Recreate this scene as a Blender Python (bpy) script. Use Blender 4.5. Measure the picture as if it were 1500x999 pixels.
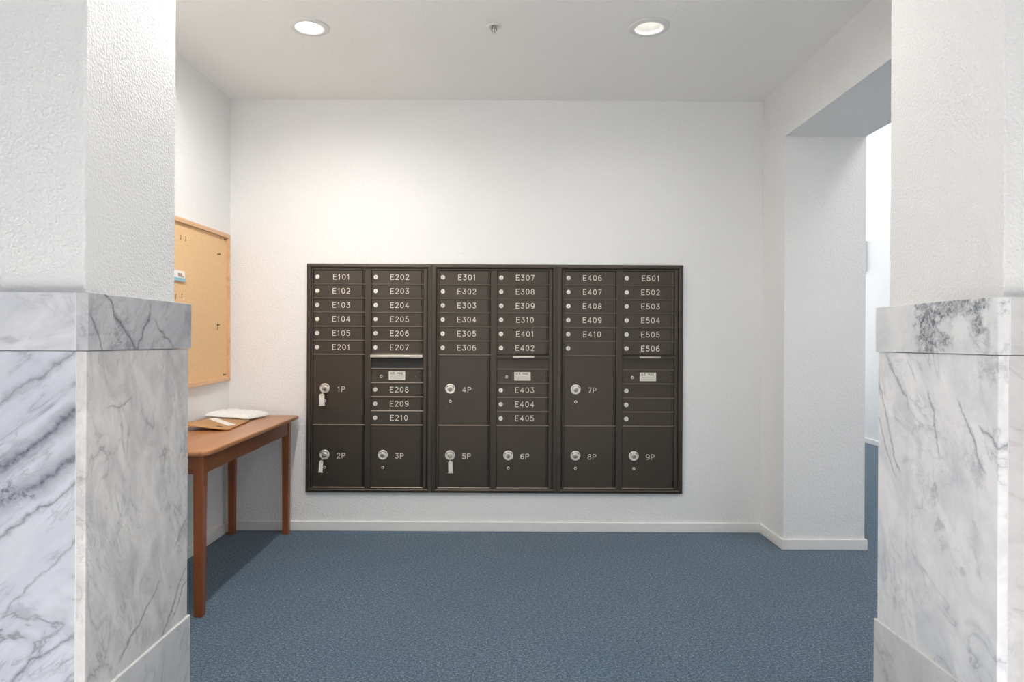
import bpy, bmesh, math, random
from mathutils import Vector, Matrix
from mathutils.geometry import tessellate_polygon

random.seed(7)
for o in list(bpy.data.objects):
    bpy.data.objects.remove(o, do_unlink=True)
SC = bpy.context.scene
COL = SC.collection
R = math.radians

# ------------------------------------------------------------------ camera
CAM_H = 1.19
cam_d = bpy.data.cameras.new('camera')
cam_d.sensor_width = 36.0
cam_d.lens = 24.0                      # 1000 px focal length at 1500 px width
cam_d.shift_x = 10.0 / 1500.0
cam_d.shift_y = 0.0
cam_d.clip_start = 0.05
cam = bpy.data.objects.new('camera', cam_d)
COL.objects.link(cam)
cam.matrix_world = (Matrix.Translation((0, 0, CAM_H)) @ Matrix.Rotation(R(90), 4, 'X')
                    @ Matrix.Rotation(R(0.28), 4, 'Z'))
SC.camera = cam

# ------------------------------------------------------------------ render look
SC.view_settings.view_transform = 'Standard'
SC.view_settings.look = 'None'
SC.view_settings.gamma = 1.0
SC.view_settings.use_curve_mapping = False
SC.view_settings.exposure = 0.12
SC.cycles.use_denoising = True
SC.cycles.max_bounces = 8
SC.cycles.diffuse_bounces = 6
SC.cycles.glossy_bounces = 4
SC.cycles.sample_clamp_indirect = 8.0

# ------------------------------------------------------------------ world, daylight and added fill
world = bpy.data.worlds.new('sky')
SC.world = world
world.use_nodes = True
world.node_tree.nodes['Background'].inputs[0].default_value = (0.62, 0.78, 1.0, 1)
world.node_tree.nodes['Background'].inputs[1].default_value = 0.1

def area(name, loc, rot, sx, sy, watts, col):
    d = bpy.data.lights.new(name, 'AREA')
    d.shape = 'RECTANGLE'
    d.size, d.size_y, d.energy, d.color = sx, sy, watts, col
    o = bpy.data.objects.new(name, d)
    COL.objects.link(o)
    o.location = loc
    o.rotation_euler = rot
    return o

DAY = (0.91, 0.93, 1.0)
# sky light standing just outside the glazed front of the lobby (behind the camera)
area('daylight_front_window', (0.3, -4.45, 1.75), (R(90), 0, 0), 6.0, 2.9, 50, DAY)
# the side window of the lobby, left of the camera
area('daylight_side_window', (-3.85, 0.25, 1.75), (R(90), 0, R(-90)), 2.4, 2.9, 7, DAY)
# window at the far end of the corridor
area('daylight_corridor_window', (3.2, 12.3, 1.9), (R(-90), 0, 0), 1.8, 2.8, 84, (0.95, 0.97, 1.0))
# skylight over the corridor
area('daylight_corridor_skylight', (3.2, 7.6, 4.12), (0, 0, 0), 1.2, 3.6, 50, (0.97, 0.98, 1.0))

area('passage_jamb_fill', (3.2, 2.2, 4.12), (0, 0, 0), 1.2, 1.6, 42, (0.98, 0.96, 1.0))  # fill light added above the passage to brighten the jamb
# fill lights added out of view, bounced off the pale floor onto the ceiling
for lx_ in (-0.9, 0.2, 1.3):
    a_ = area('lobby_bounce_fill', (lx_, 0.25, 3.97), (0, 0, 0), 0.9, 0.5, 46, (0.98, 0.98, 1.0))
    a_.data.spread = R(42)

# ------------------------------------------------------------------ helpers
def lin(h):
    h = h.lstrip('#')
    c = [int(h[i:i+2], 16) / 255 for i in (0, 2, 4)]
    return tuple((x / 12.92 if x <= 0.04045 else ((x + 0.055) / 1.055) ** 2.4) for x in c) + (1.0,)

class MB:
    """collects shapes into one mesh"""
    def __init__(s):
        s.v, s.f, s.m, s.sm = [], [], [], []
    def add(s, vs, fs, mi=0, smooth=False):
        n = len(s.v)
        s.v += [tuple(p) for p in vs]
        for f in fs:
            s.f.append(tuple(i + n for i in f)); s.m.append(mi); s.sm.append(smooth)
        return s
    def box(s, x0, x1, y0, y1, z0, z1, mi=0):
        vs = [(x0,y0,z0),(x1,y0,z0),(x1,y1,z0),(x0,y1,z0),(x0,y0,z1),(x1,y0,z1),(x1,y1,z1),(x0,y1,z1)]
        fs = [(0,3,2,1),(4,5,6,7),(0,1,5,4),(1,2,6,5),(2,3,7,6),(3,0,4,7)]
        return s.add(vs, fs, mi)
    def hexa(s, vs, mi=0):
        return s.add(vs, [(0,3,2,1),(4,5,6,7),(0,1,5,4),(1,2,6,5),(2,3,7,6),(3,0,4,7)], mi)
    def lathe(s, c, prof, axis='Y', n=24, mi=0, smooth=True, mis=None):
        """prof: list of (radius, distance along axis)."""
        base = len(s.v); vs = []
        for r, h in prof:
            for k in range(n):
                a = 2 * math.pi * k / n
                p, q = r * math.cos(a), r * math.sin(a)
                if axis == 'Y': vs.append((c[0] + p, c[1] + h, c[2] + q))
                elif axis == 'Z': vs.append((c[0] + p, c[1] + q, c[2] + h))
                else: vs.append((c[0] + h, c[1] + p, c[2] + q))
        s.v += vs
        for i in range(len(prof) - 1):
            for k in range(n):
                k2 = (k + 1) % n
                a, b, d, e = base + i*n + k, base + i*n + k2, base + (i+1)*n + k2, base + (i+1)*n + k
                s.f.append((a, b, d, e)); s.m.append(mis[i] if mis else mi); s.sm.append(smooth)
        s.f.append(tuple(base + (len(prof)-1)*n + k for k in range(n)))
        s.m.append(mis[-1] if mis else mi); s.sm.append(False)
        s.f.append(tuple(base + k for k in reversed(range(n))))
        s.m.append(mis[0] if mis else mi); s.sm.append(False)
        return s
    def tube(s, pts, r, n=8, mi=0, closed=False):
        pts = [Vector(p) for p in pts]
        base = len(s.v); N = len(pts)
        for i, p in enumerate(pts):
            if closed: t = pts[(i+1) % N] - pts[i-1]
            else: t = pts[min(i+1, N-1)] - pts[max(i-1, 0)]
            t.normalize()
            up = Vector((0,0,1)) if abs(t.z) < 0.9 else Vector((1,0,0))
            a = t.cross(up).normalized(); b = t.cross(a)
            for k in range(n):
                w = 2 * math.pi * k / n
                s.v.append(tuple(p + a * (r * math.cos(w)) + b * (r * math.sin(w))))
        for i in range(N if closed else N - 1):
            for k in range(n):
                j = (i + 1) % N
                s.f.append((base+i*n+k, base+i*n+(k+1)%n, base+j*n+(k+1)%n, base+j*n+k)); s.m.append(mi); s.sm.append(True)
        if not closed:
            s.f.append(tuple(base + k for k in range(n))); s.m.append(mi); s.sm.append(False)
            s.f.append(tuple(base + (N-1)*n + k for k in reversed(range(n)))); s.m.append(mi); s.sm.append(False)
        return s
    def mesh(s, name, mats, off=(0,0,0)):
        me = bpy.data.meshes.new(name)
        me.from_pydata([(v[0]-off[0], v[1]-off[1], v[2]-off[2]) for v in s.v], [], s.f)
        for m in (mats if isinstance(mats, (list, tuple)) else [mats]):
            me.materials.append(m)
        for p, mi, sm in zip(me.polygons, s.m, s.sm):
            p.material_index = mi; p.use_smooth = sm
        bm = bmesh.new(); bm.from_mesh(me)
        bmesh.ops.recalc_face_normals(bm, faces=bm.faces)
        bm.to_mesh(me); bm.free()
        me.update()
        return me

def world_loc(o):
    p = Vector(o.location); q = o.parent
    while q:
        p += Vector(q.location); q = q.parent
    return p

def bevel(o, w, seg=2):
    if w:
        m = o.modifiers.new('bevel', 'BEVEL'); m.width = w; m.segments = seg
        m.limit_method = 'ANGLE'; m.angle_limit = R(35)
    return o

def obj(name, mb, mats, parent=None, bev=0, seg=2, origin=None):
    """one mesh object; mb in world coordinates (unrotated parents)"""
    if parent is not None: org = world_loc(parent)
    else: org = Vector(origin) if origin else Vector((0,0,0))
    o = bpy.data.objects.new(name, mb.mesh(name, mats, org))
    COL.objects.link(o)
    if parent is not None: o.parent = parent
    else: o.location = org
    return bevel(o, bev, seg)

def inst(name, mesh, loc, parent):
    """object sharing mesh data, world location loc"""
    o = bpy.data.objects.new(name, mesh)
    COL.objects.link(o); o.parent = parent
    o.location = Vector(loc) - world_loc(parent)
    return o

def empty(name, loc):
    o = bpy.data.objects.new(name, None); o.empty_display_size = 0.05
    COL.objects.link(o); o.location = loc
    return o

def tag(o, label, cat=None, group=None, kind=None):
    if label: o['label'] = label
    if cat: o['category'] = cat
    if group: o['group'] = group
    if kind: o['kind'] = kind
    return o

def struct(name, mb, mat, label=None, bev=0):
    o = obj(name, mb, mat, None, bev)
    return tag(o, label, None, None, 'structure')

# ------------------------------------------------------------------ materials
def new_mat(name):
    m = bpy.data.materials.new(name); m.use_nodes = True
    nt = m.node_tree; b = nt.nodes['Principled BSDF']
    return m, nt, b

def nd(nt, t, **kw):
    n = nt.nodes.new(t)
    for k, v in kw.items():
        if k in n.inputs: n.inputs[k].default_value = v
        else: setattr(n, k, v)
    return n

def coords(nt, scale=(1,1,1), rot=(0,0,0), loc=(0,0,0), src='Object'):
    tc = nt.nodes.new('ShaderNodeTexCoord'); mp = nt.nodes.new('ShaderNodeMapping')
    nt.links.new(tc.outputs[src], mp.inputs['Vector'])
    mp.inputs['Scale'].default_value = scale; mp.inputs['Rotation'].default_value = rot
    mp.inputs['Location'].default_value = loc
    return mp.outputs['Vector']

def ramp(nt, fac, stops, interp='LINEAR'):
    r = nt.nodes.new('ShaderNodeValToRGB'); r.color_ramp.interpolation = interp
    e = r.color_ramp.elements
    while len(e) < len(stops): e.new(0.5)
    for k, (p, c) in enumerate(stops):
        e[k].position = p; e[k].color = c if len(c) == 4 else (*c, 1)
    nt.links.new(fac, r.inputs['Fac'])
    return r.outputs['Color']

def mix(nt, a, b, fac, mode='MIX'):
    n = nt.nodes.new('ShaderNodeMix'); n.data_type = 'RGBA'; n.blend_type = mode
    for sock, v in ((n.inputs[6], a), (n.inputs[7], b), (n.inputs[0], fac)):
        if isinstance(v, (int, float)): sock.default_value = v
        elif isinstance(v, tuple): sock.default_value = v
        else: nt.links.new(v, sock)
    return n.outputs[2]

def math_n(nt, op, a, b=None, clamp=False):
    n = nt.nodes.new('ShaderNodeMath'); n.operation = op; n.use_clamp = clamp
    for s, v in zip(n.inputs, (a, b)):
        if v is None: continue
        if isinstance(v, (int, float)): s.default_value = v
        else: nt.links.new(v, s)
    return n.outputs[0]

def bump(nt, b, height, strength, dist):
    n = nt.nodes.new('ShaderNodeBump')
    n.inputs['Strength'].default_value = strength; n.inputs['Distance'].default_value = dist
    nt.links.new(height, n.inputs['Height']); nt.links.new(n.outputs['Normal'], b.inputs['Normal'])

def noise(nt, vec, scale, detail=4, rough=0.5, dist=0.0):
    n = nd(nt, 'ShaderNodeTexNoise')
    n.inputs['Scale'].default_value = scale; n.inputs['Detail'].default_value = detail
    n.inputs['Roughness'].default_value = rough; n.inputs['Distortion'].default_value = dist
    nt.links.new(vec, n.inputs['Vector'])
    return n.outputs['Fac']

def paint(name, col, rough=0.5, bstr=0.35, bdist=0.003, scale=95):
    m, nt, b = new_mat(name)
    v = coords(nt)
    b.inputs['Base Color'].default_value = col
    b.inputs['Roughness'].default_value = rough
    n1 = noise(nt, v, scale, 3, 0.5, 0.3)
    h = ramp(nt, n1, [(0.36, (0,0,0)), (0.66, (1,1,1))])
    bump(nt, b, h, bstr, bdist)
    return m

def plain(name, col, rough=0.5, metal=0.0, spec=0.5, emit=None, estr=0):
    m, nt, b = new_mat(name)
    v = coords(nt)
    n = noise(nt, v, 14, 4)
    d = tuple(c * 0.93 for c in col[:3]) + (1,)
    c = mix(nt, d, col, n)
    nt.links.new(c, b.inputs['Base Color'])
    b.inputs['Roughness'].default_value = rough; b.inputs['Metallic'].default_value = metal
    b.inputs['Specular IOR Level'].default_value = spec
    if emit:
        b.inputs['Emission Color'].default_value = emit; b.inputs['Emission Strength'].default_value = estr
    return m

def marble(name, base, cloud, vein, seed=0.0, rot=(0,0,0), stretch=(1,1,1), vscale=3.0, vstr=0.8, width=0.05,
           patch=0.0, patch_loc=0.55, fine=0.5, cloudscale=5.0, rough=0.28, feats=()):
    m, nt, b = new_mat(name)
    v0 = coords(nt, loc=(seed*3.1, seed*1.7, seed*2.3))
    vr = coords(nt, rot=rot, loc=(seed*1.3, seed*2.9, seed*0.7))
    mp = nt.nodes.new('ShaderNodeMapping'); mp.inputs['Scale'].default_value = stretch
    nt.links.new(vr, mp.inputs['Vector']); vs = mp.outputs['Vector']
    # soft clouds
    c1 = noise(nt, vs, cloudscale, 6, 0.6, 0.6)
    col = mix(nt, base, cloud, ramp(nt, c1, [(0.40, (0,0,0)), (0.72, (1,1,1))]))
    # broad smoky bands beside the veins
    n1 = noise(nt, vs, vscale, 5, 0.55, 0.9)
    d1 = math_n(nt, 'ABSOLUTE', math_n(nt, 'SUBTRACT', n1, 0.5))
    brk = ramp(nt, noise(nt, v0, 6.5, 3, 0.55), [(0.40, (0,0,0)), (0.62, (1,1,1))])
    smoky = math_n(nt, 'MULTIPLY', ramp(nt, d1, [(0.0, (1,1,1)), (width*1.6, (0,0,0))], 'EASE'), brk)
    col = mix(nt, col, tuple((vein[i]*0.55 + cloud[i]*0.45) for i in range(3)) + (1,), math_n(nt, 'MULTIPLY', smoky, 0.55*vstr))
    # crisp vein lines
    thin = math_n(nt, 'MULTIPLY', ramp(nt, d1, [(0.0, (1,1,1)), (width*0.30, (0,0,0))]), brk)
    col = mix(nt, col, vein, math_n(nt, 'MULTIPLY', thin, 0.85*vstr))
    # fine web
    n2 = noise(nt, vs, vscale*2.6, 4, 0.6, 1.2)
    d2 = math_n(nt, 'ABSOLUTE', math_n(nt, 'SUBTRACT', n2, 0.5))
    brk2 = ramp(nt, noise(nt, v0, 4.2, 3, 0.5, 0.3), [(0.45, (0,0,0)), (0.62, (1,1,1))])
    web = math_n(nt, 'MULTIPLY', ramp(nt, d2, [(0.0, (1,1,1)), (0.022, (0,0,0))]), brk2)
    col = mix(nt, col, vein, math_n(nt, 'MULTIPLY', web, fine*vstr))
    if patch > 0:
        pm = ramp(nt, noise(nt, v0, 7.0, 4, 0.6, 0.8), [(patch_loc, (0,0,0)), (patch_loc+0.06, (1,1,1))])
        sp = ramp(nt, noise(nt, v0, 70, 4, 0.7, 0.5), [(0.36, (0,0,0)), (0.62, (1,1,1))])
        dark = mix(nt, vein, cloud, sp)
        col = mix(nt, col, dark, math_n(nt, 'MULTIPLY', pm, patch))
    # single bold veins and blotches of this slab: kind, horizontal axis, (h0, z0), (h1, z1) or radii, width, strength
    if feats:
        tc = nt.nodes.new('ShaderNodeTexCoord'); sp = nt.nodes.new('ShaderNodeSeparateXYZ')
        nt.links.new(tc.outputs['Object'], sp.inputs[0])
        nz = math_n(nt, 'SUBTRACT', noise(nt, v0, 9.0, 5, 0.6), 0.5)
        nh = math_n(nt, 'SUBTRACT', noise(nt, vr, 36.0, 5, 0.7), 0.5)
        speck = ramp(nt, noise(nt, v0, 85, 4, 0.75, 0.6), [(0.38, (0,0,0)), (0.60, (1,1,1))])
        zc_ = sp.outputs['Z']
        for kind, ax, p0, p1, wd, st in feats:
            hc = sp.outputs[ax]
            if kind == 'vein':
                slope = (p1[1] - p0[1]) / (p1[0] - p0[0])
                L_ = math_n(nt, 'SUBTRACT', zc_, p0[1])
                L_ = math_n(nt, 'SUBTRACT', L_, math_n(nt, 'MULTIPLY', math_n(nt, 'SUBTRACT', hc, p0[0]), slope))
                L_ = math_n(nt, 'MULTIPLY', L_, 1 / math.sqrt(1 + slope*slope))
                L_ = math_n(nt, 'ABSOLUTE', math_n(nt, 'ADD', L_, math_n(nt, 'MULTIPLY', nz, 0.075)))
                # limit along its length
                mx, hl = (p0[0]+p1[0])/2, abs(p1[0]-p0[0])/2
                e = math_n(nt, 'ABSOLUTE', math_n(nt, 'SUBTRACT', hc, mx))
                lim = ramp(nt, math_n(nt, 'DIVIDE', e, max(hl, 1e-3)*1.25), [(0.72, (1,1,1)), (1.0, (0,0,0))])
                mk = math_n(nt, 'MULTIPLY', ramp(nt, L_, [(wd*0.15, (1,1,1)), (wd, (0,0,0))], 'EASE'), lim)
                core_ = math_n(nt, 'MULTIPLY', ramp(nt, L_, [(0.0, (1,1,1)), (wd*0.28, (0,0,0))]), lim)
                col = mix(nt, col, tuple(vein[i]*0.6 + cloud[i]*0.4 for i in range(3)) + (1,), math_n(nt, 'MULTIPLY', mk, 0.7*st))
                col = mix(nt, col, tuple(v_*0.75 for v_ in vein[:3]) + (1,), math_n(nt, 'MULTIPLY', math_n(nt, 'MULTIPLY', core_, math_n(nt, 'ADD', math_n(nt, 'MULTIPLY', speck, 0.6), 0.4)), st))
            else:                                   # blotch / light spot
                dx = math_n(nt, 'DIVIDE', math_n(nt, 'SUBTRACT', hc, p0[0]), p1[0])
                dz = math_n(nt, 'DIVIDE', math_n(nt, 'SUBTRACT', zc_, p0[1]), p1[1])
                dd = math_n(nt, 'SQRT', math_n(nt, 'ADD', math_n(nt, 'MULTIPLY', dx, dx), math_n(nt, 'MULTIPLY', dz, dz)))
                dd = math_n(nt, 'ADD', dd, math_n(nt, 'MULTIPLY', nh, 3.4))
                mk = math_n(nt, 'MULTIPLY', ramp(nt, dd, [(max(0.0, 0.9 - wd), (1,1,1)), (1.0, (0,0,0))]), st)
                if kind == 'blotch':
                    col = mix(nt, col, mix(nt, vein, cloud, math_n(nt, 'MULTIPLY', speck, 0.8)), mk)
                elif kind == 'soft':
                    col = mix(nt, col, tuple(vein[i]*0.5 + cloud[i]*0.5 for i in range(3)) + (1,), mk)
                else:
                    col = mix(nt, col, base, mk)
    nt.links.new(col, b.inputs['Base Color'])
    b.inputs['Roughness'].default_value = rough
    bump(nt, b, noise(nt, v0, 60, 3), 0.05, 0.001)
    return m

def wood(name, c1, c2, axis='Y', rough=0.38, scale=1.0):
    m, nt, b = new_mat(name)
    sc = {'Y': (26, 1.6, 26), 'X': (1.6, 26, 26), 'Z': (26, 26, 1.6)}[axis]
    v = coords(nt, scale=tuple(s*scale for s in sc))
    n1 = noise(nt, v, 1.0, 6, 0.62, 0.8)
    n2 = noise(nt, v, 4.5, 4, 0.6)
    c = mix(nt, c1, c2, ramp(nt, n1, [(0.3, (0,0,0)), (0.7, (1,1,1))]))
    c = mix(nt, c, tuple(x*0.6 for x in c1[:3])+(1,), math_n(nt, 'MULTIPLY', ramp(nt, n2, [(0.52, (0,0,0)), (0.75, (1,1,1))]), 0.5))
    nt.links.new(c, b.inputs['Base Color'])
    b.inputs['Roughness'].default_value = rough
    bump(nt, b, n2, 0.08, 0.001)
    return m

def carpet_mat():
    m, nt, b = new_mat('blue_carpet')
    v = coords(nt)
    n1 = noise(nt, v, 170, 3, 0.8)
    n2 = noise(nt, coords(nt, scale=(0.8, 1.3, 1)), 95, 3, 0.75)
    n3 = noise(nt, v, 2.2, 4, 0.55)
    f = math_n(nt, 'ADD', math_n(nt, 'MULTIPLY', n1, 0.6), math_n(nt, 'MULTIPLY', n2, 0.4))
    c = ramp(nt, f, [(0.35, lin('#18232e')), (0.50, lin('#4c6172')), (0.64, lin('#98abb9'))])
    c = mix(nt, c, lin('#3f566d'), math_n(nt, 'MULTIPLY', ramp(nt, n3, [(0.4, (0,0,0)), (0.7, (1,1,1))]), 0.22))
    nt.links.new(c, b.inputs['Base Color'])
    b.inputs['Roughness'].default_value = 0.95
    b.inputs['Specular IOR Level'].default_value = 0.12
    b.inputs['Sheen Weight'].default_value = 0.15
    bump(nt, b, f, 0.7, 0.006)
    return m

def cork_mat():
    m, nt, b = new_mat('cork')
    v = coords(nt)
    n1 = noise(nt, v, 160, 4, 0.7)
    n2 = noise(nt, v, 35, 4, 0.6)
    c = ramp(nt, n1, [(0.25, lin('#cda070')), (0.5, lin('#ecc697')), (0.8, lin('#f4d6ab'))])
    c = mix(nt, c, lin('#deb281'), math_n(nt, 'MULTIPLY', n2, 0.4))
    nt.links.new(c, b.inputs['Base Color']); b.inputs['Roughness'].default_value = 0.9
    bump(nt, b, n1, 0.25, 0.001)
    return m

def bronze_mat():
    m, nt, b = new_mat('bronze_powder_coat')
    v = coords(nt)
    n = noise(nt, v, 320, 2)
    n2 = noise(nt, coords(nt, scale=(1.5, 1, 12)), 3.5, 4)
    c = mix(nt, lin('#4c463f'), lin('#554e47'), n2)
    nt.links.new(c, b.inputs['Base Color'])
    b.inputs['Metallic'].default_value = 0.8
    b.inputs['Roughness'].default_value = 0.50
    bump(nt, b, n, 0.06, 0.0006)
    return m

M = {}
M['wall'] = paint('wall_paint', lin('#f0f0ef'), 0.50, 0.40, 0.0030)
M['ceil'] = paint('ceiling_paint', lin('#f6f5f2'), 0.62, 0.22, 0.002, 80)
M['pillar'] = paint('pillar_paint', lin('#ededed'), 0.40, 0.50, 0.0035, 130)
M['base'] = plain('baseboard_paint', lin('#f0efed'), 0.4)
M['carpet'] = carpet_mat()
M['stone'] = plain('lobby_bounce_floor', lin('#e6e3dd'), 0.35)  # unseen floor made pale so it bounces light up into the room
M['bronze'] = bronze_mat()
M['rail'] = plain('bronze_rail_lit', lin('#7a7066'), 0.42, 0.8)  # same bronze coat, lightened to paint in edges catching the light
M['dark'] = plain('dark_recess', lin('#15120f'), 0.7)
M['slotback'] = plain('slot_back', lin('#2a2927'), 0.6)
M['chrome'] = plain('nickel_lock', lin('#ece8de'), 0.32, 0.55)
M['chrome2'] = plain('worn_nickel', lin('#a7a196'), 0.34, 0.7)
M['alu'] = plain('brushed_aluminium', lin('#cfc7ba'), 0.33, 0.85)
M['text'] = plain('engraved_white', lin('#efe9dc'), 0.6)
M['label'] = plain('label_white', lin('#eae6da'), 0.55)
M['ink'] = plain('ink', lin('#3d3a36'), 0.6)
M['inklight'] = plain('ink_light', lin('#8e8a82'), 0.6)
M['screw'] = plain('dark_rivet', lin('#6b635a'), 0.35, 0.7)
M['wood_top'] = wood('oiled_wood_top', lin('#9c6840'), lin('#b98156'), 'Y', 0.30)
M['wood_side_shaded'] = wood('oiled_wood_shaded', lin('#74432a'), lin('#8a5433'), 'Y', 0.36)  # same wood, darkened to paint in the shade under the top
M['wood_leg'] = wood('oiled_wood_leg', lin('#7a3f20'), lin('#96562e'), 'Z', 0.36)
M['boardwood'] = wood('board_frame_oak', lin('#d3a57b'), lin('#e6bd96'), 'Y', 0.45)
M['cork'] = cork_mat()
M['kraft'] = plain('kraft_paper', lin('#b98c5e'), 0.7)
M['poly'] = plain('white_poly', lin('#f0f0ee'), 0.35)
M['paper'] = plain('white_paper', lin('#efece4'), 0.6)
M['blue'] = plain('card_blue', lin('#8fc0d8'), 0.5)
M['pink'] = plain('card_print', lin('#b59a94'), 0.5)
M['fixture'] = plain('fixture_white', lin('#e3e2df'), 0.4)
M['caulk'] = plain('white_caulk', lin('#f0f0f0'), 0.4)
M['clear'] = plain('key_tag_plastic', lin('#e2ddd0'), 0.3)
M['lamp_on'] = plain('lamp_lens', lin('#ffffff'), 0.4, emit=(1.0, 0.97, 0.92, 1), estr=9.0)
M['lamp_dim'] = plain('lamp_lens_deep', lin('#ffffff'), 0.4, emit=(1.0, 0.97, 0.92, 1), estr=1.1)

WHT, CLD, VEI = lin('#c9ccd5'), lin('#c3c5cd'), lin('#5d626e')
PLX, PRX, PY = -(1.0085 + 0.2), 1.191 + 0.2, (1.65 + 2.195) / 2      # pillar origins
def LF(px, py):  # a spot on the left pillar's front slab, from its place in the room
    return ((px - 740) * 1.658e-3 - PLX, 1.19 - (py - 503 + 6.2 - 0.0062*(740-px)*1.6) * 1.658e-3)
def LS(px, py):
    y = 1.0155 / ((740 - px) * 1e-3); return (y - PY, 1.19 - (py - 500 + (740-px)*0.0049) * y * 1e-3)
def RS(px, py):
    y = 1.197 / ((px - 740) * 1e-3); return (y - PY, 1.19 - (py - 500 - (px-740)*0.0049) * y * 1e-3)
M['mb_l_front'] = marble('marble_left_front', WHT, lin('#b9bdc8'), lin('#4c515d'), 1.0, (0, R(36), 0), (0.55, 1, 2.3), 3.0, 0.75, 0.045, 0.0, fine=0.5, feats=[
    ('vein', 'X', LF(0, 692), LF(114, 612), 0.040, 1.0), ('vein', 'X', LF(0, 748), LF(114, 676), 0.048, 1.0),
    ('vein', 'X', LF(0, 600), LF(114, 515), 0.014, 0.7), ('vein', 'X', LF(0, 800), LF(114, 716), 0.010, 0.7),
    ('vein', 'X', LF(10, 905), LF(114, 800), 0.009, 0.5), ('vein', 'X', LF(20, 1005), LF(114, 935), 0.012, 0.8),
    ('blotch', 'X', LF(12, 730), (0.07, 0.030), 0.4, 0.85), ('soft', 'X', LF(36, 905), (0.035, 0.026), 0.7, 0.6),
    ('soft', 'X', LF(105, 935), (0.05, 0.03), 0.8, 0.45), ('soft', 'X', LF(20, 655), (0.10, 0.012), 0.8, 0.3)])
M['mb_l_side'] = marble('marble_left_side', lin('#e4e1df'), lin('#bcbabb'), lin('#66666b'), 2.2, (R(-12), 0, 0), (1, 1.6, 0.8), 3.6, 0.6, 0.03, 0.0, fine=0.55, cloudscale=7.5, feats=[
    ('vein', 'Y', LS(180, 960), LS(232, 862), 0.008, 0.7), ('vein', 'Y', LS(240, 930), LS(274, 830), 0.006, 0.9),
    ('vein', 'Y', LS(256, 900), LS(275, 850), 0.005, 0.8), ('vein', 'Y', LS(258, 800), LS(275, 755), 0.006, 0.7),
    ('soft', 'Y', LS(248, 742), (0.03, 0.02), 0.6, 0.45), ('soft', 'Y', LS(225, 650), (0.05, 0.015), 0.8, 0.35),
    ('vein', 'Y', LS(160, 600), LS(192, 585), 0.005, 0.5), ('soft', 'Y', LS(160, 800), (0.05, 0.2), 0.9, 0.12)])
M['mb_l_capf'] = marble('marble_left_cap_front', lin('#d6d7db'), lin('#b9bcc4'), lin('#6d717c'), 3.4, (0, R(15), 0), (0.8, 1, 1.8), 4.0, 0.35, 0.05, fine=0.25, cloudscale=9, feats=[
    ('soft', 'X', LF(20, 506), (0.05, 0.012), 0.7, 0.6), ('soft', 'X', LF(66, 440), (0.02, 0.006), 0.7, 0.6)])
M['mb_l_caps'] = marble('marble_left_cap_side', lin('#c2c2c5'), lin('#a3a4aa'), lin('#44474e'), 4.1, (R(35), 0, 0), (1, 1.5, 0.8), 5.0, 0.55, 0.04, fine=0.5, cloudscale=8, feats=[
    ('vein', 'Y', LS(146, 428), LS(165, 470), 0.006, 0.9), ('vein', 'Y', LS(165, 468), LS(196, 512), 0.014, 1.0), ('vein', 'Y', LS(196, 512), LS(216, 460), 0.007, 0.9),
    ('vein', 'Y', LS(128, 465), LS(150, 512), 0.007, 0.8), ('vein', 'Y', LS(224, 470), LS(250, 512), 0.006, 0.7),
    ('soft', 'Y', LS(184, 506), (0.02, 0.02), 0.5, 0.7), ('soft', 'Y', LS(275, 470), (0.05, 0.06), 0.7, 0.5), ('soft', 'Y', LS(130, 450), (0.012, 0.05), 0.8, 0.5)])
M['mb_r_side'] = marble('marble_right_side', lin('#f4f4f5'), lin('#d6d8dd'), lin('#757b87'), 5.3, (R(25), 0, 0), (1, 1.4, 0.8), 3.4, 0.45, 0.03, 0.0, fine=0.5, cloudscale=7.5, feats=[
    ('vein', 'Y', RS(1286, 560), RS(1318, 690), 0.007, 0.7), ('vein', 'Y', RS(1300, 520), RS(1330, 590), 0.007, 0.7), ('vein', 'Y', RS(1288, 620), RS(1312, 700), 0.006, 0.6),
    ('vein', 'Y', RS(1360, 580), RS(1376, 660), 0.006, 0.7), ('vein', 'Y', RS(1405, 590), RS(1442, 690), 0.008, 0.8), ('vein', 'Y', RS(1436, 632), RS(1470, 665), 0.008, 0.8),
    ('blotch', 'Y', RS(1450, 540), (0.055, 0.05), 0.6, 0.55), ('blotch', 'Y', RS(1368, 722), (0.022, 0.035), 0.5, 0.6), ('soft', 'Y', RS(1378, 768), (0.022, 0.018), 0.6, 0.7),
    ('soft', 'Y', RS(1410, 837), (0.02, 0.014), 0.6, 0.6), ('soft', 'Y', RS(1430, 800), (0.03, 0.05), 0.8, 0.3), ('blotch', 'Y', RS(1432, 690), (0.03, 0.04), 0.6, 0.5),
    ('soft', 'Y', RS(1312, 880), (0.012, 0.03), 0.6, 0.6), ('soft', 'Y', RS(1290, 560), (0.12, 0.2), 0.9, 0.10)])
M['mb_r_caps'] = marble('marble_right_cap_side', lin('#e6e7e8'), lin('#d2d4d8'), lin('#4c525d'), 6.2, (R(10), 0, 0), (1, 1, 1), 4.0, 0.35, 0.045, 0.0, fine=0.3, feats=[
    ('blotch', 'Y', RS(1362, 478), (0.062, 0.16), 0.45, 0.95), ('blotch', 'Y', RS(1400, 450), (0.15, 0.045), 0.5, 0.9), ('blotch', 'Y', RS(1436, 470), (0.034, 0.062), 0.5, 0.9),
    ('blotch', 'Y', RS(1385, 500), (0.04, 0.03), 0.5, 0.8), ('soft', 'Y', RS(1450, 500), (0.014, 0.06), 0.6, 0.6), ('light', 'Y', RS(1410, 482), (0.042, 0.045), 0.4, 0.95)])
M['mb_r_front'] = marble('marble_right_front', lin('#cfcdcd'), lin('#bbb9ba'), lin('#77777c'), 7.5, (0, R(-20), 0), (1, 1, 1.6), 4.0, 0.5, 0.05, fine=0.3)
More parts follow.
